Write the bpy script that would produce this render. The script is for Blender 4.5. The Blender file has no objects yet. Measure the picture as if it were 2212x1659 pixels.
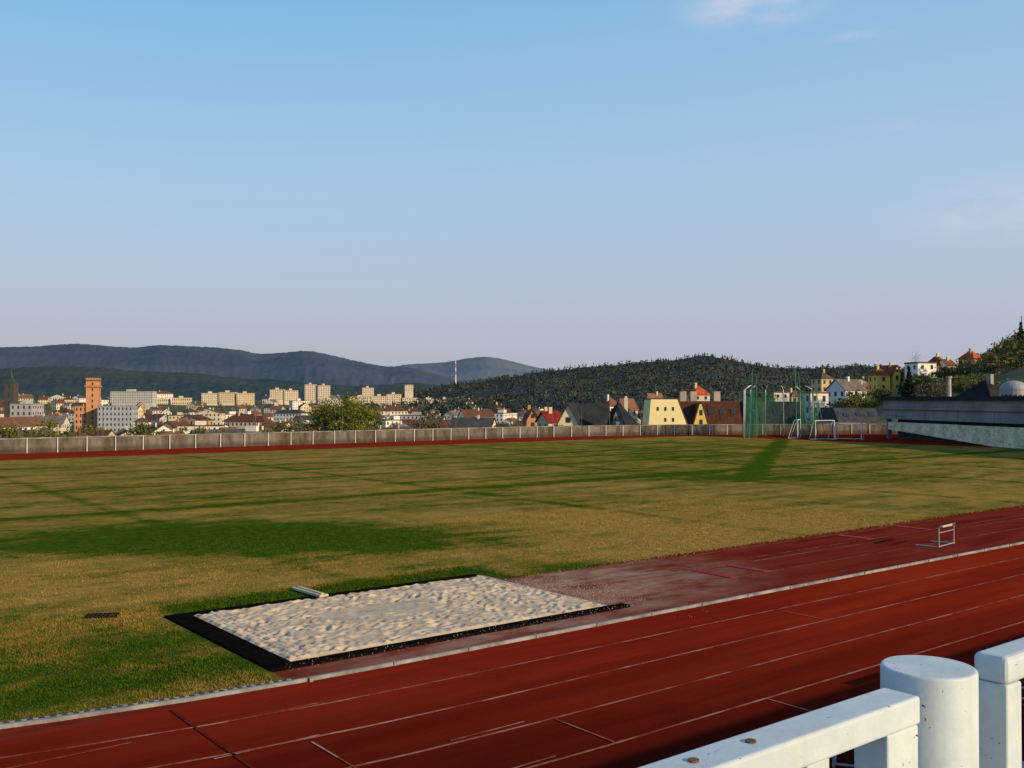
import bpy, math, random
import numpy as np
from mathutils import Vector, Matrix
random.seed(7); rng=np.random.default_rng(7)
sc=bpy.context.scene
sc.view_settings.view_transform='Standard'; sc.view_settings.look='None'; sc.view_settings.exposure=0
EYE=4.35; FL=2145.0
TR=math.atan2(.618,.786)     # heading of the home straight
CS,SN=math.cos(TR),math.sin(TR)
def T(s,d): return (s*CS-d*SN, s*SN+d*CS)
# image pixel coordinates (column b, row e) -> metres at a given distance
def sx(b,D): return (b-1106)/FL*D
def sz(e,D): return EYE-(e-860)/FL*D

# ---------------------------------------------------------------- nodes
def newmat(name):
    m=bpy.data.materials.new(name); m.use_nodes=True
    nt=m.node_tree; b=nt.nodes['Principled BSDF']; b.inputs['Specular IOR Level'].default_value=.15
    return m,nt,b
class N:
    def __init__(s,nt): s.nt=nt
    def new(s,t,**k):
        n=s.nt.nodes.new(t)
        for a,v in k.items(): setattr(n,a,v)
        return n
    def put(s,sock,v):
        if isinstance(v,bpy.types.NodeSocket): s.nt.links.new(v,sock)
        else: sock.default_value=v
    def math(s,op,a,b=0.0,c=0.0,clamp=False):
        n=s.new('ShaderNodeMath',operation=op); n.use_clamp=clamp
        s.put(n.inputs[0],a); s.put(n.inputs[1],b)
        if len(n.inputs)>2: s.put(n.inputs[2],c)
        return n.outputs[0]
    def noise(s,vec,scale,detail=3,rough=.55,dist=0):
        n=s.new('ShaderNodeTexNoise'); n.inputs['Scale'].default_value=scale; n.inputs['Detail'].default_value=detail
        n.inputs['Roughness'].default_value=rough; n.inputs['Distortion'].default_value=dist
        if vec is not None: s.put(n.inputs['Vector'],vec)
        return n.outputs['Fac']
    def ss(s,v,a,b,lo=0,hi=1):
        n=s.new('ShaderNodeMapRange',interpolation_type='SMOOTHSTEP'); s.put(n.inputs[0],v)
        n.inputs[1].default_value=a; n.inputs[2].default_value=b; n.inputs[3].default_value=lo; n.inputs[4].default_value=hi; return n.outputs[0]
    def mix(s,f,a,b,mode='MIX'):
        n=s.new('ShaderNodeMix',data_type='RGBA',blend_type=mode); s.put(n.inputs[0],f)
        for i,v in ((6,a),(7,b)):
            if isinstance(v,(tuple,list)): v=(*v[:3],1)
            s.put(n.inputs[i],v)
        return n.outputs[2]
    def obj(s): return s.new('ShaderNodeTexCoord').outputs['Object']
    def pos(s): return s.new('ShaderNodeNewGeometry').outputs['Position']
    def sep(s,v):
        n=s.new('ShaderNodeSeparateXYZ'); s.put(n.inputs[0],v); return n.outputs
    def scale(s,v,xyz):
        n=s.new('ShaderNodeVectorMath',operation='MULTIPLY'); s.put(n.inputs[0],v); n.inputs[1].default_value=xyz; return n.outputs[0]
    def bump(s,h,strength,dist):
        n=s.new('ShaderNodeBump'); n.inputs['Strength'].default_value=strength; n.inputs['Distance'].default_value=dist
        s.put(n.inputs['Height'],h); return n.outputs[0]
    def ellipse(s,xy,cx,cy,rx,ry):
        a=s.math('DIVIDE',s.math('SUBTRACT',xy[0],cx),rx); b=s.math('DIVIDE',s.math('SUBTRACT',xy[1],cy),ry)
        l=s.math('SQRT',s.math('ADD',s.math('MULTIPLY',a,a),s.math('MULTIPLY',b,b)))
        return s.math('SUBTRACT',1.0,l,clamp=True)
_mc={}
def paint(col,rough=.85,var=.25,sc_=.6,bump=0,bs=20,metal=0,spec=.2):
    key=(tuple(round(c,3) for c in col),rough,var,sc_,bump,metal)
    if key in _mc: return _mc[key]
    m,nt,b=newmat('surface'); n=N(nt); v=n.obj()
    f=n.noise(v,sc_,5,.65)
    dark=tuple(c*(1-var) for c in col); lite=tuple(min(1,c*(1+var*.5)) for c in col)
    n.put(b.inputs['Base Color'],n.mix(n.ss(f,.3,.7),dark,lite))
    b.inputs['Roughness'].default_value=rough; b.inputs['Metallic'].default_value=metal
    b.inputs['Specular IOR Level'].default_value=spec
    if bump: n.put(b.inputs['Normal'],n.bump(n.noise(v,bs,4),bump,.02))
    _mc[key]=m; return m
def glassm():
    m,nt,b=newmat('window_glass'); b.inputs['Base Color'].default_value=(.035,.045,.06,1); b.inputs['Roughness'].default_value=.25
    return m
GLASS=glassm()

# ---------------------------------------------------------------- mesh building
class MB:
    def __init__(s): s.v=[];s.f=[];s.m=[]
    def poly(s,pts,mi=0):
        i=len(s.v); s.v+= [tuple(p) for p in pts]; s.f.append(list(range(i,i+len(pts)))); s.m.append(mi)
    def hexa(s,b,t,mi=0):
        i=len(s.v); s.v+=[tuple(p) for p in b]+[tuple(p) for p in t]
        for f in ((3,2,1,0),(4,5,6,7),(0,1,5,4),(1,2,6,5),(2,3,7,6),(3,0,4,7)):
            s.f.append([i+k for k in f]); s.m.append(mi)
    def box(s,x0,x1,y0,y1,z0,z1,mi=0):
        s.hexa([(x0,y0,z0),(x1,y0,z0),(x1,y1,z0),(x0,y1,z0)],[(x0,y0,z1),(x1,y0,z1),(x1,y1,z1),(x0,y1,z1)],mi)
    def cyl(s,p0,p1,r0,r1=None,n=10,mi=0):
        if r1 is None: r1=r0
        p0=Vector(p0);p1=Vector(p1);a=(p1-p0).normalized()
        t=a.cross(Vector((0,0,1)) if abs(a.z)<.95 else Vector((1,0,0))).normalized(); u=a.cross(t)
        i=len(s.v)
        for p,r in ((p0,r0),(p1,r1)):
            for k in range(n):
                q=p+(t*math.cos(2*math.pi*k/n)+u*math.sin(2*math.pi*k/n))*r; s.v.append(tuple(q))
        for k in range(n):
            s.f.append([i+k,i+(k+1)%n,i+n+(k+1)%n,i+n+k]); s.m.append(mi)
        s.f.append([i+k for k in range(n)][::-1]); s.m.append(mi)
        s.f.append([i+n+k for k in range(n)]); s.m.append(mi)
    def join(s,o,mi):
        i=len(s.v); s.v+=o.v; s.f+=[[k+i for k in f] for f in o.f]; s.m+=[mi]*len(o.f)
    def obj(s,name,mats,loc=(0,0,0),rz=0,bevel=0,smooth=False,parent=None):
        me=bpy.data.meshes.new(name); me.from_pydata(s.v,[],s.f)
        for m in mats: me.materials.append(m)
        me.polygons.foreach_set('material_index',s.m)
        if smooth: me.polygons.foreach_set('use_smooth',[True]*len(me.polygons))
        me.update()
        o=bpy.data.objects.new(name,me); sc.collection.objects.link(o); o.location=loc; o.rotation_euler=(0,0,rz)
        if parent: o.parent=parent
        if bevel:
            b=o.modifiers.new('b','BEVEL'); b.width=bevel; b.segments=3; b.limit_method='ANGLE'; b.angle_limit=math.radians(40)
        return o
def empty(name,loc=(0,0,0),rz=0):
    o=bpy.data.objects.new(name,None); sc.collection.objects.link(o); o.location=loc;o.rotation_euler=(0,0,rz); o.empty_display_size=.2; return o
def mesh_np(name,V,F,mats,mi=None,rz=0,loc=(0,0,0),smooth=False):
    me=bpy.data.meshes.new(name); k=F.shape[1]
    me.vertices.add(len(V)); me.vertices.foreach_set('co',V.astype(np.float32).ravel())
    me.loops.add(F.size); me.loops.foreach_set('vertex_index',F.astype(np.int32).ravel())
    me.polygons.add(len(F)); me.polygons.foreach_set('loop_start',np.arange(0,F.size,k,dtype=np.int32))
    for m in mats: me.materials.append(m)
    if mi is not None: me.polygons.foreach_set('material_index',mi.astype(np.int32))
    me.polygons.foreach_set('use_smooth',np.full(len(F),smooth))
    me.update(calc_edges=True); me.validate()
    o=bpy.data.objects.new(name,me); sc.collection.objects.link(o); o.rotation_euler=(0,0,rz); o.location=loc
    return o
def hsh(ix,iy,seed):
    h=(ix.astype(np.int64)*374761393+iy.astype(np.int64)*668265263+seed*1442695041)&0xffffffff
    h=((h^(h>>13))*1274126177)&0xffffffff
    return ((h^(h>>16))&0xffff)/65535.0
def vnoise(x,y,seed=0):
    ix=np.floor(x);iy=np.floor(y);fx=x-ix;fy=y-iy;fx=fx*fx*(3-2*fx);fy=fy*fy*(3-2*fy)
    a=hsh(ix,iy,seed);b=hsh(ix+1,iy,seed);c=hsh(ix,iy+1,seed);d=hsh(ix+1,iy+1,seed)
    return (a*(1-fx)+b*fx)*(1-fy)+(c*(1-fx)+d*fx)*fy
def fbm(x,y,o=4,seed=0):
    r=0;a=.5
    for i in range(o): r=r+a*vnoise(x*2**i,y*2**i,seed+i);a*=.5
    return r
def sst(a,b,x):
    t=np.clip((x-a)/(b-a),0,1); return t*t*(3-2*t)

# ---------------------------------------------------------------- terrain
def zt(x,y):
    x=np.asarray(x,float);y=np.asarray(y,float); D=np.hypot(x,y)+1e-6
    u=np.where(y>1,x/np.maximum(y,1),np.sign(x)*5)
    val=np.interp(D,[0,150,200,300,500,900,1100,1300,1800,2500,9500],[0,-1,-11,-17,-20,-20,-14,-5.5,2,16,20])
    v=sst(.15,.42,u)
    A=np.interp(u,[.1,.2,.3,.36,.4,.45,.5,.55,.7,1.2,5],[0,0,2.5,6.5,9,12,18,22,22,16,10])
    rh=np.interp(D,[0,150,330,600,1300,9500],[0,0,1,1.15,.2,0])*A
    k=np.interp(D,[600,1500],[1,0])
    fr=sst(-.1,.25,y/D)
    nz=(fbm(x/60,y/60,3,5)-.45)*np.interp(D,[0,160,400,9500],[0,0,2.5,10])
    return (val*(1-v*k)+rh)*fr+nz*fr-.07
ang=np.linspace(0,2*math.pi,540,endpoint=False)
rad=np.concatenate([[0.5],np.linspace(20,150,8),np.geomspace(160,9500,90)])
AA,RR=np.meshgrid(ang,rad); X=RR*np.cos(AA);Y=RR*np.sin(AA);Z=zt(X,Y)
V=np.stack([X,Y,Z],-1).reshape(-1,3); na=len(ang); F=[]
for i in range(len(rad)-1):
    j=np.arange(na);F.append(np.stack([i*na+j,(i+1)*na+j,(i+1)*na+(j+1)%na,i*na+(j+1)%na],-1))
F=np.concatenate(F)
m,nt,b=newmat('ground_cover');n=N(nt);p=n.pos()
c=n.mix(n.ss(n.noise(p,.02,5),.35,.65),(.045,.07,.025),(.12,.12,.05)); c=n.mix(n.ss(n.noise(p,.15,4),.4,.7),c,(.09,.085,.06))
n.put(b.inputs['Base Color'],c);b.inputs['Roughness'].default_value=1
mesh_np('ground',V,F,[m],smooth=True)

# ---------------------------------------------------------------- hills
def forestmat(name,c1,c2,c3,s1,s2,bump=.6,bd=10):
    m,nt,b=newmat(name);n=N(nt);p=n.pos()
    a=n.noise(p,s1,5,.6);c=n.mix(n.ss(a,.38,.62),c1,c2);d=n.noise(p,s2,6,.75)
    c=n.mix(n.ss(d,.52,.68),c,c3)
    n.put(b.inputs['Base Color'],c);b.inputs['Roughness'].default_value=1;b.inputs['Specular IOR Level'].default_value=0
    n.put(b.inputs['Normal'],n.bump(d,bump,bd)); return m
def ridge(name,pts,D0,Df,zf,amp,mat_,jit,b0=-700,b1=2900,cols=700,rows=26,seed=1):
    bx=np.linspace(b0,b1,cols); e=np.interp(bx,[p[0] for p in pts],[p[1] for p in pts])
    k=np.hanning(11);k/=k.sum(); e=np.convolve(np.pad(e,5,'edge'),k,'valid')
    t=np.concatenate([np.linspace(0,1,rows),[1.1,1.3]])
    B,TT=np.meshgrid(bx,t); E=np.tile(e,(len(t),1))
    D=Df+(D0-Df)*TT; x=sx(B,D); zr=sz(E,D0)
    h=np.where(TT<=1,np.clip(TT,0,1)**1.05*(1-.12*np.clip(TT,0,1))/.88,1-(TT-1)*1.6)
    fz=(fbm(x/ (D0*.09),D/(D0*.09),4,seed)-.45)
    z=zf+(zr-zf)*h+fz*amp*np.sin(np.clip(TT,0,1)*math.pi)
    j=(fbm(x/9,D/9,2,seed+9)-.4)*jit*np.where(TT>.05,1,0); z=z+j
    V=np.stack([x,D,z],-1).reshape(-1,3); nc=cols; F=[]
    for i in range(len(t)-1):
        q=np.arange(nc-1);F.append(np.stack([i*nc+q,i*nc+q+1,(i+1)*nc+q+1,(i+1)*nc+q],-1))
    return mesh_np(name,V,np.concatenate(F),[mat_],smooth=True), (x,D,z)
farm=forestmat('hazed_far_forest',(.068,.096,.140),(.082,.112,.148),(.095,.12,.14),.0012,.016,.4,12)  # aerial haze painted into the bluish forest colours
dist=forestmat('hazed_distant_forest',(.12,.155,.215),(.135,.175,.215),(.16,.19,.20),.001,.01,.25,20)  # farthest ridge, paler haze painted into its colours
foot=forestmat('hazed_foothill_forest',(.040,.066,.085),(.058,.085,.084),(.088,.112,.084),.0025,.025,.5,8)  # foothill colours also carry painted haze
rng_m=forestmat('hazed_wooded_hill',(.040,.054,.058),(.055,.068,.062),(.08,.092,.066),.006,.03,.4,4)  # haze painted into the grey-green base colours
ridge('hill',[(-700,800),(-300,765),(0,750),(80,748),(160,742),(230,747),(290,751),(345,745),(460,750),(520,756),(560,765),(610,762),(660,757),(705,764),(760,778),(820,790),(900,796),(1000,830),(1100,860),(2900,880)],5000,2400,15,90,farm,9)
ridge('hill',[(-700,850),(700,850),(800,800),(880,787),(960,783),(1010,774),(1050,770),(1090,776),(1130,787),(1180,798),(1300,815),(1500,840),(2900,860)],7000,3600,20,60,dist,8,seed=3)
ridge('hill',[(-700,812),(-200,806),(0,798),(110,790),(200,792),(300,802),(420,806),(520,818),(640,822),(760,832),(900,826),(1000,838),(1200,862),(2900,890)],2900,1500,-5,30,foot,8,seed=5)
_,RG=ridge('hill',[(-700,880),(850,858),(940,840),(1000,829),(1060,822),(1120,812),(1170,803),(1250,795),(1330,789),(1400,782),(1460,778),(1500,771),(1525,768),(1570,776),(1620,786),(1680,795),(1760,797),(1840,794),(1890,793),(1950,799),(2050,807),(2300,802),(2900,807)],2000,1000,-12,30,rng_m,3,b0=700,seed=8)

# ---------------------------------------------------------------- foliage
def leafmat(name,c1,c2,sc_=.25):
    m,nt,b=newmat(name);n=N(nt)
    g=n.new('ShaderNodeNewGeometry'); r=g.outputs['Random Per Island']
    f=n.ss(n.noise(g.outputs['Position'],sc_,3),.3,.7)
    f=n.math('ADD',n.math('MULTIPLY',f,.6),n.math('MULTIPLY',r,.4))
    n.put(b.inputs['Base Color'],n.mix(f,c1,c2)); b.inputs['Roughness'].default_value=.8; b.inputs['Specular IOR Level'].default_value=.05
    return m
BARK=paint((.07,.055,.04),.95,.4,3)
L_GREEN=leafmat('spring_leaves',(.05,.07,.010),(.19,.19,.03),.5)
L_MIX=leafmat('mixed_leaves',(.035,.05,.018),(.14,.135,.05),.07)
L_BROWN=leafmat('bare_twigs',(.06,.05,.032),(.15,.125,.07),.1)
L_DARK=leafmat('needles',(.010,.020,.012),(.04,.06,.028),.5)
def quads(C,size,flat=.0):
    k=len(C); a=rng.normal(size=(k,3)); a/=np.linalg.norm(a,axis=1)[:,None]
    b=np.cross(a,rng.normal(size=(k,3)));b/=np.linalg.norm(b,axis=1)[:,None]
    s=(size*rng.uniform(.6,1.3,k))[:,None]; a=a*s;b=b*s*.7
    V=np.stack([C-a-b*.3,C+a*.2-b,C+a+b*.2,C-a*.1+b],1).reshape(-1,3)
    return V,np.arange(4*k).reshape(k,4)
def crown(w,h,z0,n,leaf,clumps=14,shape='round'):
    cc=[]
    for _ in range(clumps):
        a=rng.uniform(0,2*math.pi);t=rng.uniform(0,1)
        rr=(math.sin(math.pi*min(.98,t*.85+.12)))**.7*rng.uniform(.35,1)
        cc.append((math.cos(a)*rr*w*.42,math.sin(a)*rr*w*.42,z0+h*(.08+.84*t)))
    cc=np.array(cc);idx=rng.integers(0,clumps,n)
    sp=np.array([w*.13,w*.13,h*.09])
    return quads(cc[idx]+rng.normal(size=(n,3))*sp,leaf)
def fircrown(w,h,z0,n,leaf):
    t=rng.uniform(0,1,n)**1.3; a=rng.uniform(0,2*math.pi,n)
    r=(1-t)*w*.5*(.55+.45*np.abs(np.sin(t*28)))*rng.uniform(.3,1,n)**.5
    C=np.stack([np.cos(a)*r,np.sin(a)*r,z0+h*t],-1); return quads(C,leaf)
def tree(name,x,y,h,w,mat_,n=3000,leaf=.2,fir=False,z=None,clumps=22):
    zb=float(zt(x,y)) if z is None else z
    mb=MB(); mb.cyl((0,0,-.5),(0,0,h*.35),w*.045,w*.03,9); mb.cyl((0,0,h*.35),(w*.02,0,h*.85),w*.03,w*.008,8)
    if not fir:
        for k in range(8):
            a=rng.uniform(0,6.28);z0=h*rng.uniform(.22,.55);r=w*rng.uniform(.25,.42)
            mb.cyl((0,0,z0),(math.cos(a)*r,math.sin(a)*r,z0+h*rng.uniform(.18,.35)),w*.016,w*.004,6)
        LV,LF=crown(w,h*.82,h*.18,n,leaf,clumps)
    else: LV,LF=fircrown(w,h*.93,h*.07,n,leaf)
    root=empty(name,(x,y,zb))
    mb.obj('trunk',[BARK],parent=root)
    o=mesh_np('foliage',LV,LF,[mat_]); o.parent=root
    return root
def forest(name,items,mat_,leaf,nl,fir=False,clumps=9,fw=.42):
    vars_=[]
    for k in range(7):
        if fir: V,F=fircrown(fw,1,0,nl,leaf)
        else: V,F=crown(.85,.88,.12,nl,leaf,clumps)
        tr=MB();tr.cyl((0,0,-.1),(0,0,.5),.022,.01,4)
        tv=np.array(tr.v);tf=np.array([f for f in tr.f if len(f)==4])
        vars_.append((np.concatenate([V,tv]),np.concatenate([F,tf+len(V)])))
    VV=[];FF=[];o=0
    for (x,y,z,h) in items:
        V,F=vars_[rng.integers(0,7)];a=rng.uniform(0,6.28);c,s=math.cos(a),math.sin(a);ww=h*rng.uniform(.8,1.25)
        VV.append(np.stack([(V[:,0]*c-V[:,1]*s)*ww+x,(V[:,0]*s+V[:,1]*c)*ww+y,V[:,2]*h+z],-1));FF.append(F+o);o+=len(V)
    return mesh_np(name,np.concatenate(VV),np.concatenate(FF),[mat_])

# ---------------------------------------------------------------- stadium ground
WALL=[(-31,60),(-24,74),(-12,82),(4,85.3)]+[(s,85.3) for s in range(10,66,5)]+[(72,84.6),(80,82.8),(87,80.6),(94,77.4),(101,73.4),(108,69),(116,62),(120,52),(121,20)]
m,nt,b=newmat('running_track_rubber');n=N(nt);v=n.obj();xy=n.sep(v)
f=n.noise(n.scale(v,(.10,1.1,1)),1.0,6,.65); g=n.noise(v,.35,5,.65); fine=n.noise(v,28,3,.7)
c=n.mix(n.ss(f,.35,.68),(.180,.015,.006),(.285,.027,.010)); c=n.mix(n.ss(g,.55,.75,0,.6),c,(.13,.015,.009))
c=n.mix(n.ss(n.math('ADD',xy[1],n.math('MULTIPLY',xy[0],.30)),9.5,18,.82,0),c,(.035,.004,.0035))  # shade toward the near-left corner, painted into the rubber colour
ap=n.math('MULTIPLY',n.ss(xy[1],13.9,14.0),n.ss(xy[1],30,31,1,0))
apc=n.mix(n.ss(n.noise(n.scale(v,(.2,1,1)),1.4,5,.6),.35,.65),(.11,.014,.009),(.18,.030,.02))
c=n.mix(n.math('MULTIPLY',ap,.85),c,apc)
dn=n.noise(n.scale(v,(.6,1.2,1)),1.1,6,.72)
d1=n.math('MULTIPLY',n.ellipse(xy,14.4,17.2,7.5,3.8),1.6)
d2=n.math('MULTIPLY',n.ellipse(xy,10.5,14.5,5.5,.8),.8)
dd=n.math('MULTIPLY',n.math('ADD',d1,d2,clamp=True),n.ss(dn,.28,.68))
dd=n.math('MULTIPLY',dd,ap)
c=n.mix(n.math('MULTIPLY',dd,.85),c,(.38,.26,.21))
c=n.mix(n.ss(fine,.5,.8,0,.35),c,(.05,.005,.003))
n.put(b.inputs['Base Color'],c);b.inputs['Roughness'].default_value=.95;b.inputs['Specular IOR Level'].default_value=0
n.put(b.inputs['Normal'],n.bump(fine,.3,.01)); REDM=m
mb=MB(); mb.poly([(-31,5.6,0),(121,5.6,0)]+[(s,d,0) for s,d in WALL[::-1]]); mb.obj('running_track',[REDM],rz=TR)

R0=31.25; C0=(8.5,45.2); D0=13.95; D1=C0[1]+R0
def oval(off,s_end=86):
    P=[(s_end,D0-off)]+[(s,D0-off) for s in np.arange(s_end-4,9,-4)]
    for a in np.linspace(-90,-270,60): P.append((C0[0]+(R0+off)*math.cos(math.radians(a)),C0[1]+(R0+off)*math.sin(math.radians(a))))
    P+=[(s,D1+off) for s in np.arange(12,s_end+1,4)]
    return P
def strip(mb,P,w,z0,z1=None,mi=0):
    P=[Vector((p[0],p[1],0)) for p in P];L=[];R=[]
    for i,p in enumerate(P):
        a=P[max(0,i-1)];c=P[min(len(P)-1,i+1)];t=(c-a).normalized();q=Vector((-t.y,t.x,0))*w/2
        L.append(p+q);R.append(p-q)
    for i in range(len(P)-1):
        if z1 is None: mb.poly([(R[i].x,R[i].y,z0),(R[i+1].x,R[i+1].y,z0),(L[i+1].x,L[i+1].y,z0),(L[i].x,L[i].y,z0)],mi)
        else:
            b=[R[i],R[i+1],L[i+1],L[i]]
            mb.hexa([(q.x,q.y,z0) for q in b],[(q.x,q.y,z1) for q in b],mi)
LINE,nt,b=newmat('worn_line_paint');n=N(nt);v=n.obj()
w=n.math('MULTIPLY',n.ss(n.noise(v,1.1,6,.75),.36,.68),n.ss(n.noise(v,.25,3,.6),.3,.6,.5,1))
n.put(b.inputs['Base Color'],n.mix(w,(.20,.028,.016),(.44,.25,.18)));b.inputs['Roughness'].default_value=.9;b.inputs['Specular IOR Level'].default_value=0
mb=MB()
for k in range(1,7): strip(mb,oval(1.22*k),.045,.008)
for s,k0,k1 in ((8.8,3,4),(5.8,2,3),(11.8,4,5),(16.9,1,2),(24.5,3,4),(41,4,5)):
    strip(mb,[(s,D0-1.22*k0-.03),(s,D0-1.22*k1+.03)],.028,.012)
for k,s0,L,o in ((1,5.3,1.3,-.14),(1,2.4,1.6,-.12),(2,4.6,1.4,-.14),(2,1.6,1.5,-.14),(3,4.2,1.8,.13),(3,7.2,1.2,-.13),(4,6.3,1.6,-.12)):
    strip(mb,[(s0,D0-1.22*k-o),(s0+L,D0-1.22*k-o)],.03,.012)
for d in (15.6,16.85,17.25,18.5): strip(mb,[(16.5,d),(60,d)],.03,.012)
mb.obj('lane_lines',[LINE],rz=TR)
mb=MB();strip(mb,[(4.85,D0-.1),(4.85,6.7)],.05,.012);mb.obj('finish_line',[paint((.13,.018,.012),.9,.5,3,spec=0)],rz=TR)
TOB=paint((.28,.018,.010),.8,.3,3)
mb=MB()
for s,d in ((19.0,16.25),(20.3,16.25),(27.5,17.9),(31,17.9)): mb.box(s,s+.3,d-.61,d+.61,.002,.015)
mb.obj('takeoff_board',[TOB],rz=TR)

# kerb rail (home straight and first bend)
KERB=paint((.26,.26,.265),.6,.5,2.0)
near=[p for p in oval(0) if p[1]<50]
mb=MB(); strip(mb,near,.055,0,.055)
strip(mb,[p for p in oval(-.12) if p[0]<7.2 and p[1]<50],.11,.0,.035,1)
for s in np.arange(7,80,1.5): mb.box(s,s+.05,D0-.045,D0+.045,0,.062,0)
mb.obj('track_kerb',[KERB,paint((.32,.32,.30),.8,.4,5)],rz=TR)
mb=MB()
for s in np.arange(-3,6.9,.14):
    dd=C0[1]-math.sqrt(max(0,(R0-.12)**2-(min(s,8.5)-8.5)**2)); mb.box(s,s+.07,dd-.045,dd+.045,.035,.039)
mb.obj('drain_slots',[paint((.05,.05,.05))],rz=TR)

# grass
def grassmat(name,blade=False):
    m,nt,b=newmat(name);n=N(nt);v=n.obj();sd=n.sep(v);P=n.pos();w=n.sep(P)
    wob=n.math('MULTIPLY',n.math('SUBTRACT',n.noise(v,.5,4,.7),.5),1.6)
    n1=n.noise(v,.13,5,.65);n2=n.noise(v,.8,5,.72);n3=n.noise(v,4,4,.75);n4=n.noise(v,24,3,.75)
    st=n.noise(n.scale(v,(.16,.75,1)),1.0,6,.7)
    g=n.math('ADD',n.math('MULTIPLY',n1,.5),n.math('ADD',n.math('MULTIPLY',n2,1.0),n.math('ADD',n.math('MULTIPLY',n3,.7),n.math('MULTIPLY',st,.8))))
    g=n.math('SUBTRACT',g,1.54)
    g=n.math('MULTIPLY',g,3.6)
    def add(x,k):
        nonlocal g; g=n.math('ADD',g,n.math('MULTIPLY',x,k))
    def band(coord,c,wd):
        a=n.math('ABSOLUTE',n.math('SUBTRACT',n.math('ADD',coord,n.math('MULTIPLY',wob,.6)),c)); return n.math('SUBTRACT',1.0,n.math('DIVIDE',a,wd),clamp=True)
    for d,wd,k in ((38.8,1.1,1.1),(49.5,.9,.7),(43.2,.6,.4),(55,.8,.6),(60,.8,.6),(66,.9,.5),(33.3,.6,.35)): add(band(sd[1],d,wd),k)
    for s,wd,k in ((11.6,.5,.6),(26.7,.6,.65),(42,.6,.6),(52,.6,.6),(62,.8,.5),(72,.8,.5)): add(band(sd[0],s,wd),k)
    ax,ay,bx,by=40.2,32.4,81.4,60.7; L=math.hypot(bx-ax,by-ay);nx,ny=-(by-ay)/L,(bx-ax)/L
    q=n.math('ADD',n.math('MULTIPLY',sd[0],nx),n.math('MULTIPLY',sd[1],ny)); q=n.math('ADD',q,-(ax*nx+ay*ny))
    pb=n.math('MULTIPLY',n.math('SUBTRACT',1.0,n.math('DIVIDE',n.math('ABSOLUTE',n.math('ADD',q,n.math('MULTIPLY',wob,.5))),1.1),clamp=True),n.ss(sd[0],38,50)); add(pb,1.3)
    for cx,cy,rx,ry,k in ((-7.5,31.5,11,4.6,2.2),(-13.5,28.5,8,2.4,.9),(-3,29.3,5,1.6,.7),(7,33,13,9,-.9),(-7,24,12,3.6,-.3),(-6,16.5,3.8,3.4,1.1),(-9,14.2,4.5,1.9,1.4),(12,78,26,30,.5),(-20,45,14,5,.35),(2.5,25.4,3,1.4,1.3),(28,45,12,6,-.6),(14,54,16,5,.8),(-4,21.5,4,2,.6)):
        add(n.ellipse(w,cx,cy,rx,ry),k)
    fr=n.math('MULTIPLY',n.ss(sd[1],20.2,21.2,1,0),n.math('MULTIPLY',n.ss(sd[0],6.5,7.5),n.ss(sd[0],14.2,15.5,1,0))); add(fr,1.5)
    f=n.ss(g,-.85,1.0)
    straw=n.mix(n.ss(n3,.3,.7),(.26,.155,.038),(.42,.27,.075)); green=n.mix(n.ss(n3,.3,.7),(.022,.056,.004),(.065,.112,.009))
    mid=n.mix(n.ss(n2,.35,.65),(.15,.122,.020),(.23,.175,.036))
    c=n.mix(n.ss(f,0,.5),straw,mid); c=n.mix(n.ss(f,.45,1),c,green)
    c=n.mix(n.ss(n4,.45,.8,0,.5),c,(.03,.03,.006))
    n.put(b.inputs['Base Color'],c); b.inputs['Roughness'].default_value=1;b.inputs['Specular IOR Level'].default_value=0
    if not blade:
        h=n.math('ADD',n.math('MULTIPLY',n3,.6),n.math('MULTIPLY',n4,.5)); n.put(b.inputs['Normal'],n.bump(h,.7,.05))
    return m
GR=grassmat('grass_pitch')
arc=[p for p in oval(-.19) if p[0]<=8.5]
poly=[(s,d) for s,d in arc if not(d<30 and s>6.6)]
poly=[(6.75,14.19)]+poly+[(87,D1-.0),(87,18.9),(14.6,18.9),(14.6,19.7),(6.75,19.7)]
mb=MB(); mb.poly([(s,d,.02) for s,d in poly[::-1]]); mb.obj('grass_field',[GR],rz=TR)
def blades(k,s0,s1,d0,d1):
    s=rng.uniform(s0,s1,k);d=rng.uniform(d0,d1,k)
    ok=~((s>6.6)&(s<14.75)&(d<19.8))&~((s>=14.7)&(d<18.95+.12*np.sin(s*3)))&(np.hypot(np.minimum(s-8.5,0),d-45.2)<R0-.2)
    return s[ok],d[ok]
S1=blades(170000,-7,15,14,21);S2=blades(110000,-12,34,18.8,30)
k=5000;e1=rng.uniform(14.7,50,k);e2=18.9+rng.normal(0,.09,k)
s=np.concatenate([S1[0],S2[0],e1]);d=np.concatenate([S1[1],S2[1],e2]);k=len(s)
a=rng.uniform(0,6.28,k);wd=rng.uniform(.006,.016,k);hh=rng.uniform(.015,.045,k)*(0.6+.8*vnoise(s*1.2,d*1.2,3));lx=rng.normal(0,.02,k);ly=rng.normal(0,.02,k)
A=np.stack([s-np.cos(a)*wd,d-np.sin(a)*wd,np.full(k,.01)],-1);B=np.stack([s+np.cos(a)*wd,d+np.sin(a)*wd,np.full(k,.01)],-1);Cc=np.stack([s+lx,d+ly,.02+hh],-1)
mesh_np('grass_blades',np.stack([A,B,Cc],1).reshape(-1,3),np.arange(3*k).reshape(k,3),[GR],rz=TR)

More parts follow.
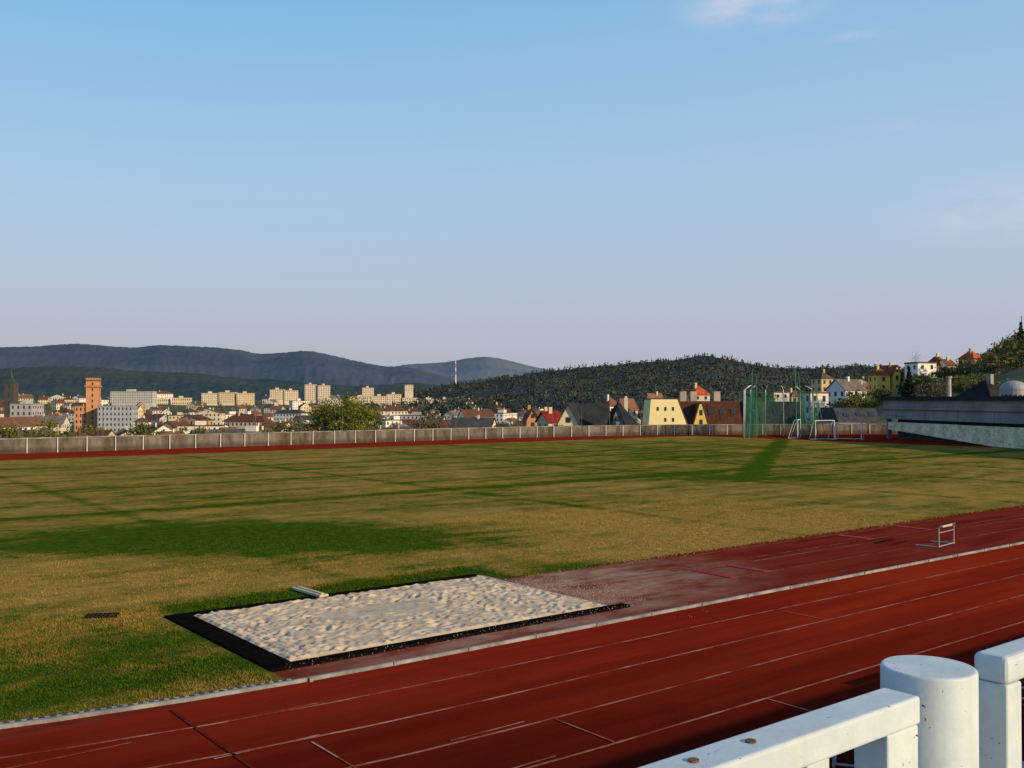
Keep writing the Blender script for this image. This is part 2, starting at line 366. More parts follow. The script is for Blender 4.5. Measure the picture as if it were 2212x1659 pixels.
# ---------------------------------------------------------------- long jump pit
pit=empty('long_jump_pit',(0,0,0),TR)
sa,sb,da,db=6.96,14.44,14.86,19.62
bw=.26
nx_,ny_=420,260
gx=np.linspace(sa+bw*.8,sb-.1,nx_);gy=np.linspace(da+bw*.7,db-.16,ny_);GX,GY=np.meshgrid(gx,gy)
H=.045+(fbm(GX*1.1,GY*1.1,3,2)-.45)*.05+(fbm(GX*4,GY*4,4,12)-.45)*.035
for _ in range(900):
    cx=rng.uniform(sa,sb);cy=rng.uniform(da,db);th=rng.normal(.3,.9);q=rng.uniform(.6,1)
    if math.hypot((cx-10.4)/1.3,(cy-17.4)/.8)<1 and rng.random()<.9: continue
    dx=(GX-cx)*math.cos(th)+(GY-cy)*math.sin(th);dy=-(GX-cx)*math.sin(th)+(GY-cy)*math.cos(th)
    r=(dx/.13)**2+(dy/.06)**2; H+= q*(-.022*np.exp(-r)+.009*np.exp(-(np.sqrt(r)-1.6)**2*3))
H+=.010*np.sin(GX*2*math.pi/.13)*np.exp(-((GX-sa-.6)/.3)**2)
edge=np.minimum(np.minimum(GX-gx[0],gx[-1]-GX),np.minimum(GY-gy[0],gy[-1]-GY)); H=np.where(edge<.12,H*edge/.12+.01,H)
H=np.maximum(H,.004)+.012
V=np.stack([GX,GY,H],-1).reshape(-1,3);F=[]
for i in range(ny_-1):
    q=np.arange(nx_-1);F.append(np.stack([i*nx_+q,i*nx_+q+1,(i+1)*nx_+q+1,(i+1)*nx_+q],-1))
m,nt,b=newmat('sand');n=N(nt);v=n.obj()
n.put(b.inputs['Base Color'],n.mix(n.ss(n.noise(v,2.5,6,.75),.3,.7),(.42,.325,.235),(.58,.48,.37)));b.inputs['Roughness'].default_value=1;b.inputs['Specular IOR Level'].default_value=0
n.put(b.inputs['Normal'],n.bump(n.noise(v,30,5,.75),.5,.015))
o=mesh_np('sand',V,np.concatenate(F),[m],smooth=True);o.parent=pit
mb=MB();z1=.055
mb.box(sa-.2,sa+bw,da-.1,db+.1,-.02,z1);mb.box(sa+bw,sb+.3,da-.1,da+.16,-.02,z1-.003);mb.box(sa+bw,sb-.1,db-.14,db+.1,-.02,z1-.003)
mb.obj('rubber_border',[paint((.008,.006,.006),1,.4,4,bump=.3,spec=0)],parent=pit,bevel=.01)
mb=MB();mb.box(sb-.1,sb-.04,da+.17,db-.14,-.02,.03);mb.obj('white_end_board',[paint((.5,.44,.37),.8,.3,4)],parent=pit)
k=3500;s=np.concatenate([rng.normal(15.0,.6,k),rng.uniform(sa,sb,350)]);d=np.concatenate([rng.normal(17.3,1.2,k),rng.normal(14.74,.12,350)])
s=np.where(s<sb-.03,sb+rng.uniform(0,.5,len(s)),s); s[k:]=rng.uniform(sa,sb,350)
z=np.where((d<15.03),.058,.012);LV,LF=quads(np.stack([s,d,z],-1),.007);o=mesh_np('spilled_sand',LV,LF,[m]);o.parent=pit
mb=MB();mb.box(-.11,.11,-.62,.62,.0,.05);mb.box(-.03,.03,-.55,.55,.05,.075)
x,y=T(10.08,20.05);mb.obj('sand_leveller_board',[paint((.55,.50,.32),.7,.3,4)],(x,y,.05),TR+.05,bevel=.008)
mb=MB();mb.box(-.3,.3,-.2,.2,.0,.03,0)
for k in range(7): mb.box(-.26+k*.078,-.22+k*.078,-.16,.16,.03,.036,1)
mb.obj('drain_cover',[paint((.015,.010,.009),spec=0),paint((.05,.03,.025),spec=0)],(-8.13,19.75,.02),.2)

# ---------------------------------------------------------------- hurdles
WHITE=paint((.72,.72,.70),.55,.15,2)
def hurdle(x,y,rz,bar=WHITE,h=.84,z=0):
    root=empty('hurdle',(x,y,z),rz)
    mb=MB()
    for sx_ in (-.55,.55):
        mb.cyl((sx_,0,.03),(sx_,0,h-.02),.017,n=8); mb.cyl((sx_,-.02,.03),(sx_,.68,.03),.02,n=8)
    mb.cyl((-.55,0,.05),(.55,0,.05),.014,n=8); mb.cyl((-.55,0,h-.2),(.55,0,h-.2),.01,n=6)
    mb.obj('frame',[paint((.34,.34,.35),.5,.2,3)],parent=root)
    mb=MB();mb.box(-.6,.6,-.035,-.018,h-.06,h);mb.obj('crossbar',[bar],parent=root,bevel=.004)
    mb=MB()
    for x0 in (-.6,.35): mb.box(x0,x0+.25,-.038,-.0355,h-.058,h-.002)
    mb.obj('bar_stripe',[paint((.05,.05,.05))],parent=root)
hurdle(12.75,29.2,math.radians(45),bar=paint((.45,.45,.45),.6),h=.64)
hurdle(4.3,11.55,math.radians(-20),h=.5)
hurdle(7.35,14.3,TR,bar=paint((.55,.02,.02),.5),h=.76)

# ---------------------------------------------------------------- perimeter wall
m,nt,b=newmat('stained_concrete');n=N(nt);v=n.obj();hz_=n.sep(v)[2]
c=n.mix(n.ss(n.noise(n.scale(v,(1,1,.3)),.8,6,.72),.35,.68),(.065,.055,.047),(.20,.175,.155))
c=n.mix(n.ss(hz_,.15,.6,.7,0),c,(.05,.038,.032))
c=n.mix(n.ss(n.noise(v,9,4),.5,.8,0,.4),c,(.08,.07,.06))
n.put(b.inputs['Base Color'],c);b.inputs['Roughness'].default_value=.95;b.inputs['Specular IOR Level'].default_value=0
n.put(b.inputs['Normal'],n.bump(n.noise(v,14,4),.4,.02)); CONC=m
wall=empty('concrete_perimeter_wall',(0,0,0),TR)
mb=MB();strip(mb,WALL,.18,-.5,1.12);mb.obj('wall_panels',[CONC],parent=wall)
mb=MB();strip(mb,WALL,.26,1.12,1.22);mb.obj('coping',[paint((.22,.205,.19),.9,.5,1.0,spec=0)],parent=wall)
pts=[Vector(p) for p in WALL];mb=MB();acc=0
for a,c_ in zip(pts[:-1],pts[1:]):
    L=(c_-a).length;t=(c_-a)/L;q=Vector((t.y,-t.x))
    k=acc
    while k<L:
        p=a+t*k+q*.2; mb.cyl((p.x,p.y,0),(p.x,p.y,1.2),.036,n=8)
        k+=2.25
    acc=k-L
mb.obj('white_posts',[WHITE],parent=wall)
mb=MB()
for s in np.arange(20,86,4.5): mb.cyl((s,86.6,-.3),(s,86.6,3.4),.03,n=6)
mb.obj('ball_net_posts',[paint((.10,.11,.11),.6)],rz=TR)

# ---------------------------------------------------------------- throwing cage and goals
cage=empty('hammer_throwing_cage',(29.3,111,0),math.radians(8))
m,nt,b=newmat('green_net');n=N(nt);v=n.obj();b.inputs['Base Color'].default_value=(.010,.11,.06,1)
tr=n.new('ShaderNodeBsdfTransparent');mx=n.new('ShaderNodeMixShader')
fac=n.math('ADD',n.math('MULTIPLY',n.ss(n.noise(n.scale(v,(1.4,1.4,.25)),1.6,4),.35,.65),.4),.22)
n.put(mx.inputs[0],fac);nt.links.new(tr.outputs[0],mx.inputs[1]);nt.links.new(b.outputs[0],mx.inputs[2]);nt.links.new(mx.outputs[0],nt.nodes['Material Output'].inputs[0])
NET=m;GP=paint((.05,.17,.12),.5);WP=paint((.6,.62,.6),.5,.1,2)
cp=[(-4.1,-1.6),(-3.3,.8),(-1.8,2.6),(.2,3.0),(2.1,2.3),(3.4,.6),(3.9,-1.6)]
mb=MB();mw=MB();mn=MB()
for i,(x,y) in enumerate(cp):
    mw.cyl((x,y,0),(x*.97,y*.97,5.3),.05,n=8)
    mw.cyl((x*.97,y*.97,5.3),(x*.78,y*.78,5.75),.04,n=8)
rows=10
for (x0,y0),(x1,y1) in zip(cp[:-1],cp[1:]):
    K=8
    for a in range(K):
        for r in range(rows):
            def pt(a_,r_):
                u=a_/K;t=r_/rows;sag=math.sin(u*math.pi)*.6
                return ((x0+(x1-x0)*u)*(.93+.05*math.sin(a_*1.7+r_)*(1-t)),(y0+(y1-y0)*u)*.93,.08+(4.9-sag)*t)
            mn.poly([pt(a,r),pt(a+1,r),pt(a+1,r+1),pt(a,r+1)])
    mb.cyl((x0*.95,y0*.95,5.0),(x1*.95,y1*.95,5.0),.015,n=6)
for x,lean in ((-4.0,.55),(1.5,-.1),(3.9,-.5)):
    mb.cyl((x,-2.6,0),(x+lean,-2.4,7.5 if x<3 else 5.4),.055,n=8)
    mb.cyl((x+.75,-2.9,0),(x+lean+.35,-2.5,7.0 if x<3 else 5.2),.035,n=8)
    mb.cyl((x,-2.6,3),(x+.75+lean*.3,-2.8,3),.03,n=6)
for x0,x1 in ((-4.0,-2.9),(1.5,2.6),(2.9,4.1)):
    for r in range(8):
        t0,t1=r/8,(r+1)/8; mn.poly([(x0+.4*t0,-2.5,5.2*t0+.05),(x1,-2.6,5.2*t0+.05),(x1-.2*t1,-2.6,5.2*t1+.05),(x0+.4*t1,-2.5,5.2*t1+.05)])
mw.obj('posts',[WP],parent=cage,smooth=True);mb.obj('gate_frames',[GP],parent=cage);mn.obj('netting',[NET],parent=cage,smooth=True)
def goal(x,y,rz,w=3.0,h=2.0,dp=1.0,tilt=0):
    r=empty('football_goal',(x,y,.01),rz);mb=MB()
    for a in (-w/2,w/2):
        mb.cyl((a,0,0),(a,tilt,h),.04,n=8);mb.cyl((a,0,.03),(a,dp,.03),.03,n=6);mb.cyl((a,tilt,h),(a,tilt+.35,h-.05),.025,n=6);mb.cyl((a,tilt+.35,h-.05),(a,dp,.03),.025,n=6)
    mb.cyl((-w/2,tilt,h),(w/2,tilt,h),.04,n=8);mb.cyl((-w/2,dp,.03),(w/2,dp,.03),.03,n=6)
    mb.obj('frame',[WHITE],parent=r)
goal(32.6,103.5,.25,2.2,2.0,1.2);goal(35.2,104,-.5,2.6,1.75,1.6);goal(31.2,108,1.2,3)

# ---------------------------------------------------------------- low stadium building at the right
bd=empty('stadium_pavilion')
ax,ay,bx,by=40.4,107.0,43.7+3.9,84.8-26
L=math.hypot(bx-ax,by-ay);th=math.atan2(by-ay,bx-ax)
bd.location=(ax,ay,0);bd.rotation_euler=(0,0,th)
W=16
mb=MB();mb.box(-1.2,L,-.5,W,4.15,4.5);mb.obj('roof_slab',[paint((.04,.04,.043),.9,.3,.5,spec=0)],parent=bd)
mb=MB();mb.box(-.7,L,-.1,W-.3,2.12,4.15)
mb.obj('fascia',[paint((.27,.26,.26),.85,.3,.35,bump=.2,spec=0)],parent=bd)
mb=MB();mb.box(-.72,L,-.22,-.1,3.1,3.18)
for k in range(0,9): mb.box(k*5.5+2,k*5.5+2.05,-.115,-.1,2.14,3.09)
mb.obj('fascia_joints',[paint((.10,.10,.10))],parent=bd)
mb=MB();mb.box(.6,L,.9,W-1,0,2.12);mb.obj('recess_shade_wall',[paint((.05,.05,.05),.9)],parent=bd)  # near-black colour paints in the shade of the recess behind the parapet
mb=MB();mb.hexa([(0.2,.0,1.0),(22,.0,-.2),(22,.25,-.2),(0.2,.25,1.0)],[(0.2,0,1.8),(22,0,1.8),(22,.25,1.8),(.2,.25,1.8)]);mb.box(22,L,0,.25,-.2,1.8)
m,nt,b=newmat('patchy_whitewashed_concrete');n=N(nt);v=n.obj()
c=n.mix(n.ss(n.noise(v,.9,5,.7),.4,.62),(.58,.51,.34),(.82,.76,.54));c=n.mix(n.ss(n.noise(n.scale(v,(1,1,1.4)),1.5,5,.6,1.2),.54,.62,0,.6),c,(.34,.29,.19))
n.put(b.inputs['Base Color'],c);b.inputs['Roughness'].default_value=.9
mb.obj('parapet',[m],parent=bd)
mb=MB();mb.box(-.5,-.1,.2,.6,0,2.12);mb.box(-.5,-.1,6,6.4,0,2.12);mb.obj('columns',[paint((.2,.2,.19),.9)],parent=bd)

# ---------------------------------------------------------------- spectator terrace and railing (foreground)
TERR=paint((.33,.32,.30),.9,.3,2,bump=.3)
mb=MB();mb.box(-30,60,-8,1.25,-.1,2.6)
for i in range(5): mb.box(-30,60,1.25+i*.55,1.25+(i+1)*.55,-.1,2.1-i*.43)
mb.box(-30,60,4.0,5.6,-.1,.01)
mb.obj('spectator_terrace',[TERR],rz=TR)
m,nt,b=newmat('chipped_white_paint');n=N(nt);v=n.obj()
base=n.mix(n.ss(n.noise(v,4,6,.75),.35,.75),(.45,.52,.57),(.60,.66,.69))
sp=n.ss(n.noise(v,12,6,.75),.635,.655);sp2=n.ss(n.noise(n.scale(v,(.6,2,2)),40,4,.7),.67,.69)
streak=n.ss(n.noise(n.scale(v,(16,16,1.2)),1,4,.6),.5,.8,0,.3)
base=n.mix(streak,base,(.42,.37,.28))
c=n.mix(n.math('MAXIMUM',sp,sp2),base,(.13,.055,.03))
n.put(b.inputs['Base Color'],c);b.inputs['Roughness'].default_value=.5;b.inputs['Specular IOR Level'].default_value=.35
n.put(b.inputs['Normal'],n.bump(n.math('ADD',n.noise(v,60,3),n.math('MULTIPLY',sp,-1.0)),.15,.004))
RP=m
rail=empty('steel_railing',(0,0,0),TR)
zt_=EYE-.526
mb=MB();mb.box(-3,1.656,.938,1.011,zt_-.05,zt_);mb.obj('top_rail',[RP],parent=rail,bevel=.006)
mb=MB();mb.box(-3,1.55,.95,1.0,2.85,2.9);mb.obj('bottom_rail',[RP],parent=rail,bevel=.004)
mb=MB();mb.box(1.555,1.654,.941,1.008,2.6,zt_-.05)
for k in range(26): 
    s=1.335-k*.155; mb.box(s,s+.062,.947,1.002,2.9,zt_-.05)
mb.obj('balusters',[RP],parent=rail,bevel=.005)
mb=MB();zc=EYE-.511;mb.cyl((1.80,1.004,2.6),(1.80,1.004,zc),.0865,n=64);mb.cyl((1.80,1.004,2.6),(1.80,1.004,2.615),.12,n=32)
o=mb.obj('round_post',[RP],parent=rail,bevel=.006)
for p in o.data.polygons:
    if len(p.vertices)==4: p.use_smooth=True
mb=MB();zg=EYE-.513
mb.box(1.98,4.6,.94,1.011,zg-.055,zg);mb.obj('gate_top_rail',[RP],parent=rail,bevel=.012)
mb=MB();mb.box(1.982,2.045,.942,1.009,2.7,zg-.055);mb.box(1.7,1.99,.965,.985,3.1,3.14);mb.box(1.6,1.75,.965,.985,3.3,3.34)
for k in range(16): mb.box(2.2+k*.155,2.2+k*.155+.03,.96,.99,2.9,zg-.055)
mb.box(2.045,4.6,.95,1.0,2.85,2.9);mb.obj('gate_frame',[RP],parent=rail,bevel=.005)
mb=MB()
for s in (1.23,1.10,.7): mb.cyl((s,.974,zt_-.002),(s,.974,zt_+.003),.0085,n=12)
mb.obj('screw_heads',[paint((.16,.08,.05),.7,.4,40)],parent=rail)

# ---------------------------------------------------------------- buildings
taken=[];views=[]
def building(name,x,y,w,dp,h,rz,wall,roofc,rt='gable',rh=3,floors=2,z=None,win=True,wsp=2.6,chim=True,base=6,one=False):
    zb=float(zt(x,y)) if z is None else z
    taken.append((x,y,max(w,dp)*.62))
    a,b_=w/2,dp/2;wl=MB();rf=MB();wn=MB();tr=MB()
    wl.box(-a,a,-b_,b_,-base,h)
    o=.45
    def slab(p,t=.22): rf.hexa([(q[0],q[1],q[2]-t) for q in p],p)
    if rt=='flat':
        rf.box(-a-.15,a+.15,-b_-.15,b_+.15,h,h+.5)
        if w>12: wl.box(-a*.3,a*.1,-b_*.4,b_*.4,h+.5,h+2.6)
    elif rt=='gx':
        wl.poly([(-a,-b_,h),(-a,0,h+rh),(-a,b_,h)]);wl.poly([(a,b_,h),(a,0,h+rh),(a,-b_,h)])
        e=rh/b_*o
        slab([(-a-o,-b_-o,h-e+.15),(a+o,-b_-o,h-e+.15),(a+o,0,h+rh+.15),(-a-o,0,h+rh+.15)]);slab([(-a-o,0,h+rh+.15),(a+o,0,h+rh+.15),(a+o,b_+o,h-e+.15),(-a-o,b_+o,h-e+.15)])
    elif rt=='gy':
        wl.poly([(-a,-b_,h),(a,-b_,h),(0,-b_,h+rh)]);wl.poly([(a,b_,h),(-a,b_,h),(0,b_,h+rh)])
        e=rh/a*o
        slab([(-a-o,-b_-o,h-e+.15),(0,-b_-o,h+rh+.15),(0,b_+o,h+rh+.15),(-a-o,b_+o,h-e+.15)]);slab([(0,-b_-o,h+rh+.15),(a+o,-b_-o,h-e+.15),(a+o,b_+o,h-e+.15),(0,b_+o,h+rh+.15)])
        wn.box(-.5,.5,-b_-.05,-b_,h+rh*.2,h+rh*.2+1.1)
    elif rt in('hip','mans'):
        k=min(a,b_)*(.98 if rt=='hip' else .45)
        B=[(-a-o,-b_-o,h),(a+o,-b_-o,h),(a+o,b_+o,h),(-a-o,b_+o,h)];Tt=[(-a+k,-b_+k,h+rh),(a-k,-b_+k,h+rh),(a-k,b_-k,h+rh),(-a+k,b_-k,h+rh)]
        rf.hexa(B,Tt)
    if chim and rt!='flat':
        cx=random.uniform(-a*.5,a*.5);tr.box(cx-.4,cx+.4,-.9,-.1,h+rh*.4,h+rh+1.1)
    if win:
        fh=h/floors
        for side in range(4):
            ln=w if side%2==0 else dp; k=max(1,int(ln/wsp))
            for f_ in range(floors):
                z0=f_*fh+fh*.32;z1=f_*fh+fh*.8
                for i in range(k):
                    c_=-ln/2+ln*(i+.5)/k;hw=.52 if wsp>2 else .4
                    if side==0:
                        wn.box(c_-hw,c_+hw,-b_-.04,-b_,z0,z1)
                        if not one: tr.box(c_-hw-.1,c_+hw+.1,-b_-.12,-b_-.04,z0-.14,z0-.02)
                    elif side==2: wn.box(c_-hw,c_+hw,b_,b_+.04,z0,z1)
                    elif side==1: wn.box(a,a+.04,c_-hw,c_+hw,z0,z1)
                    else: wn.box(-a-.04,-a,c_-hw,c_+hw,z0,z1)
    ms=[paint(wall,.9,.12,.3),paint(roofc,.9,.3,.5,spec=0),GLASS,paint(tuple(min(.7,c*.9) for c in wall),.9,.1,.5)]
    if one:
        al=MB()
        for i,q in enumerate((wl,rf,wn,tr)): al.join(q,i)
        return al.obj(name,ms,(x,y,zb),rz)
    r=empty(name,(x,y,zb),rz)
    wl.obj('walls',[ms[0]],parent=r);rf.obj('roof',[ms[1]],parent=r)
    if wn.f: wn.obj('windows',[GLASS],parent=r)
    if tr.f: tr.obj('trim',[ms[3]],parent=r)
    return r
def B(name,b0,b1,top,D,h,wall,roofc,rt='flat',rh=0,floors=3,dp=None,rz=0,**k):
    """building placed by its image pixel columns, top pixel row, distance and height"""
    w=(b1-b0)/FL*D; x=sx((b0+b1)/2,D); z=sz(top,D)-h-rh
    views.append((b0-6,b1+6,D,(z+h*.35-EYE)/D))
    return building(name,x,D+ (dp or w*.5)/2,w,dp or max(8,w*.5),h,rz,wall,roofc,rt,rh,floors,z=z,base=25,**k)
CREAM=(.62,.52,.36);WH=(.66,.63,.58);YEL=(.60,.42,.15);ORG=(.50,.24,.12);DKR=(.04,.04,.045);BRN=(.10,.042,.028)
r=B('town_hall',183,209,824,700,40,ORG,(.4,.16,.07),floors=10,dp=9,wsp=9,rz=.25)
mb=MB();mb.box(-5,5,-5.4,5.4,36.0,37.2);mb.box(-4.5,4.5,-4.7,4.7,41,42.5);mb.obj('cornice',[paint((.42,.19,.09))],parent=r)
B('municipal_building',158,208,878,700,22,ORG,(.35,.15,.07),floors=5,dp=16,rz=.2)
B('office_building',210,283,878,690,22,(.34,.36,.40),(.2,.2,.21),floors=6,dp=14,rz=.1)
B('apartment_building',238,330,846,1150,14,(.46,.46,.46),(.25,.25,.25),floors=5,dp=12)
D=800;r=B('church_tower',9,30,815,D,40,(.07,.065,.06),(.05,.07,.06),'hip',4.5,floors=6,dp=7.5,wsp=4,chim=False)
mb=MB();mb.cyl((0,0,44),(0,0,47),1.3,1.0,8);mb.cyl((0,0,47),(0,0,51),.8,.05,8);mb.obj('spire',[paint((.05,.09,.075))],parent=r)
B('department_store',22,70,874,560,14,(.36,.36,.37),(.25,.25,.26),floors=4,dp=14)
for b0,b1,top,fl in ((435,470,850,5),(472,508,848,5),(510,546,850,5),(583,612,842,5),(613,641,844,5),(755,800,858,4),(803,835,856,5),(868,905,860,4),(908,940,863,4),(942,977,862,4),(835,865,852,5),(335,362,862,3),(370,410,860,3)):
    B('apartment_building',b0,b1,top,1300,14,(.70,.58,.42) if b0%2 else (.66,.53,.36),(.3,.28,.25),floors=fl,dp=12,rz=random.uniform(.0,.25))
for b0,b1,top in ((657,681,831),(685,711,833),(781,806,838),(873,891,832)):
    B('tower_block',b0,b1,top,1400,22 if b0!=873 else 9,(.60,.50,.40),(.3,.28,.26),floors=8 if b0!=873 else 3,dp=14,wsp=3,rz=.15)
D=2300;x=sx(984,D);zb=sz(850,D);ztp=sz(778,D);mb=MB();k=9;hh=(ztp-zb)
for i in range(k): mb.cyl((0,0,hh*i/k),(0,0,hh*(i+1)/k),2.4-.14*i,2.4-.14*(i+1),14,mi=(1 if (i>3 and i%2) else 0))
mb.obj('industrial_chimney',[paint((.62,.60,.60)),paint((.40,.20,.19))],(x,D,zb))
views.append((978,990,2300,.015))
r=B('gabled_house',1208,1262,872,200,5.0,(.80,.68,.46),DKR,'gy',4.8,floors=1,dp=7,wsp=9,chim=False,rz=-.2)
B('slate_roof_house',1240,1318,873,206,2.0,(.70,.62,.48),DKR,'gx',6.2,floors=1,dp=12,chim=False)
B('slate_roof_house',1296,1390,871,208,1.6,(.66,.60,.48),(.035,.04,.05),'hip',6.2,floors=1,dp=12,chim=True)
B('gabled_house',1318,1350,878,198,4,(.20,.21,.24),DKR,'gy',3.8,floors=1,dp=6,wsp=9,chim=False)
def mans(name,b0,b1,top,bot,wallc,roofc,D,dp=13):
    w=(b1-b0)*D/FL;x=sx((b0+b1)/2,D);zb=sz(bot,D);h=sz(top,D)-zb;r=empty(name,(x,D,zb));a=w/2;j=3.0
    taken.append((x,D+5,w*.5)); views.append((b0-4,b1+4,D,(zb-EYE)/D))
    wl=MB();rf=MB()
    wl.hexa([(-a,0,-12),(a,0,-12),(a,dp,-12),(-a,dp,-12)],[(-a,0,0),(a,0,0),(a,dp,0),(-a,dp,0)])
    rf.hexa([(-a,0,0),(a,0,0),(a,dp,0),(-a,dp,0)],[(-a,j,h),(a,j,h),(a,dp-j,h),(-a,dp-j,h)])
    wl.obj('walls',[paint(wallc,.9,.1,.5)],parent=r);rf.obj('roof',[paint(roofc,.9,.35,1.2,spec=0)],parent=r)
    sk=MB()
    for k in range(int(w/2.2)):
        xx=-a+1.3+k*2.2;t0,t1=.45,.68
        e=.05
        sk.hexa([(xx,j*t0-e,h*t0),(xx+.8,j*t0-e,h*t0),(xx+.8,j*t1-e,h*t1),(xx,j*t1-e,h*t1)],[(xx,j*t0-e-.06,h*t0+.05),(xx+.8,j*t0-e-.06,h*t0+.05),(xx+.8,j*t1-e-.06,h*t1+.05),(xx,j*t1-e-.06,h*t1+.05)])
    sk.obj('skylights',[GLASS],parent=r)
    return r,w,h
r,w,h=mans('mansard_house',1468,1604,867,920,YEL,(.085,.038,.026),188)
mb=MB()
for cb in (1485,1508,1560): 
    cx=sx(cb,188)-r.location.x; mb.box(cx-.6,cx+.6,4.5,6,h-.5,h+1.9)
mb.obj('chimneys',[paint((.40,.33,.25))],parent=r)
mb=MB();cx=sx(1512,188)-r.location.x;mb.poly([(cx-1.5,-1.0,-.3),(cx+1.5,-1.0,-.3),(cx+.25,-1.0,h*.88),(cx-.25,-1.0,h*.88)]);mb.box(cx-1.5,cx+1.5,-1.0,0,-8,-.3);mb.obj('front_gable',[paint((.70,.50,.14))],parent=r)
mb=MB();mb.hexa([(cx-1.75,-1.1,-.3),(cx-1.5,-1.1,-.3),(cx-1.5,2,-.3),(cx-1.75,2,-.3)],[(cx-.4,-1.1,h*.92),(cx-.2,-1.1,h*.92),(cx-.2,3,h*.92),(cx-.4,3,h*.92)]);mb.hexa([(cx+1.5,-1.1,-.3),(cx+1.75,-1.1,-.3),(cx+1.75,2,-.3),(cx+1.5,2,-.3)],[(cx+.2,-1.1,h*.92),(cx+.4,-1.1,h*.92),(cx+.4,3,h*.92),(cx+.2,3,h*.92)]);mb.obj('gable_roof',[paint(BRN)],parent=r)
mb=MB()
for z0 in (.2,2.0): mb.box(cx-.3,cx+.3,-1.04,-1.0,z0,z0+1.0)
mb.obj('gable_windows',[GLASS],parent=r)
D=182;r=empty('gable_end_house',(sx(1442,D),D,sz(917,D)));w=82*D/FL;a=w/2;h=54*D/FL
taken.append((sx(1442,D),D+4,5))
mb=MB();mb.hexa([(-a,0,-10),(a,0,-10),(a,9,-10),(-a,9,-10)],[(-a,0,0),(a,0,0),(a,9,0),(-a,9,0)])
mb.hexa([(-a,0,0),(a,0,0),(a,9,0),(-a,9,0)],[(-a+.45,0,h),(a-1.7,0,h),(a-1.7,9,h),(-a+.45,9,h)]);mb.obj('walls',[paint((.84,.70,.36),.9,.08,.5)],parent=r)
mb=MB();mb.box(-a+.35,a-1.5,.05,9.2,h,h+.2);mb.hexa([(a,.1,0),(a+.3,.1,0),(a+.3,9,0),(a,9,0)],[(a-1.7,.1,h),(a-1.4,.1,h),(a-1.4,9,h),(a-1.7,9,h)]);mb.obj('roof',[paint(BRN)],parent=r)
mb=MB()
for xx in (-2,-.6,.8): mb.box(xx,xx+.4,-.04,0,2.5,3.2)
for xx in (-.6,.8): mb.box(xx,xx+.4,-.04,0,.5,1.2)
mb.obj('windows',[GLASS],parent=r)
mans('slate_roof_house',1612,1742,868,920,(.45,.40,.30),(.045,.05,.055),195)
mans('slate_roof_house',1812,1905,882,914,(.30,.3,.3),(.07,.07,.08),170)
for a in (('orange_house',1133,1160,884,270,6,ORG,(.18,.10,.07),'gy',3,2),('orange_house',1158,1186,888,275,6,(.66,.48,.25),(.2,.09,.06),'gx',2.5,2),('red_roof_house',1172,1206,890,230,3,(.6,.5,.35),(.22,.03,.025),'gx',2.2,1),
 ('villa',1303,1335,858,420,7,WH,(.20,.09,.06),'hip',4,2),('villa',1338,1372,862,400,7,(.66,.52,.34),(.22,.11,.07),'gx',4,2),('red_roof_house',1494,1531,833,380,2.5,(.6,.5,.38),(.45,.09,.04),'hip',3.6,1),
 ('villa',1400,1432,850,520,8,(.66,.6,.5),(.22,.12,.09),'gx',5,3),('villa',1668,1703,849,420,6,WH,(.2,.19,.18),'flat',0,2),('tower_villa',1766,1797,803,420,9,(.50,.38,.22),(.12,.09,.07),'hip',3,3),('villa',1742,1786,850,300,7,(.70,.66,.62),(.3,.1,.07),'flat',0,2),
 ('villa',1700,1742,843,460,7,(.6,.5,.33),(.2,.1,.08),'hip',3,2),('yellow_villa',1892,1921,796,360,6,(.78,.48,.10),(.25,.09,.05),'hip',2.5,2),('yellow_villa',1919,1942,789,362,7,(.80,.50,.12),(.25,.09,.05),'gy',3,2),
 ('white_villa',1975,2021,785,350,6,(.80,.77,.70),(.15,.07,.05),'flat',0,2),('villa',2018,2048,769,356,7,(.78,.60,.25),(.2,.06,.04),'hip',3.5,2),('villa',2042,2062,776,352,6,(.7,.6,.4),(.2,.08,.05),'gx',2,2),('red_roof_house',2092,2120,758,380,4,(.6,.3,.15),(.5,.12,.05),'hip',3,1),
 ('villa',1850,1880,828,420,5,(.6,.5,.3),(.25,.1,.07),'gx',3,2),('dark_roof_house',2106,2192,822,160,3,(.3,.29,.27),(.03,.03,.035),'hip',3.2,1)):
    nm,b0,b1,top,D,h,wc,rc,rt,rh,fl=a;B(nm,b0,b1,top,D,h,wc,rc,rt,rh,floors=fl,dp=min(11,max(7,(b1-b0)/FL*D)),rz=random.uniform(.1,.55))
D=120;r=empty('domed_turret',(sx(2190,D),D,sz(858,D)));mb=MB();mb.cyl((0,0,-6),(0,0,.9),1.55,1.55,24)
for i in range(6):
    a0,a1=i*15,(i+1)*15; mb.cyl((0,0,.9+1.1*math.sin(math.radians(a0))),(0,0,.9+1.1*math.sin(math.radians(a1))),1.6*math.cos(math.radians(a0)),max(.02,1.6*math.cos(math.radians(a1))),24)
mb.obj('drum_and_dome',[paint((.32,.32,.33),.6)],parent=r);mb=MB()
for k in range(9):
    a=math.radians(190+k*20);c,s_=math.cos(a),math.sin(a);mb.cyl((c*1.5,s_*1.5,.1),(c*1.57,s_*1.57,.1),.22,n=10)
mb.obj('portholes',[GLASS],parent=r)
mb=MB();mb.cyl((0,0,-4),(0,0,2.3),.3,.26,10);mb.cyl((0,0,2.3),(0,0,2.5),.36,.36,10);mb.obj('flue_stack',[paint((.4,.38,.36))],(sx(2050,125),125,sz(856,125)))
D=420;mb=MB();zb=sz(760,D);zt2=sz(682,D)
for a in (0,2.1,4.2): mb.cyl((.7*math.cos(a),.7*math.sin(a),0),(.15*math.cos(a),.15*math.sin(a),zt2-zb),.09,n=5)
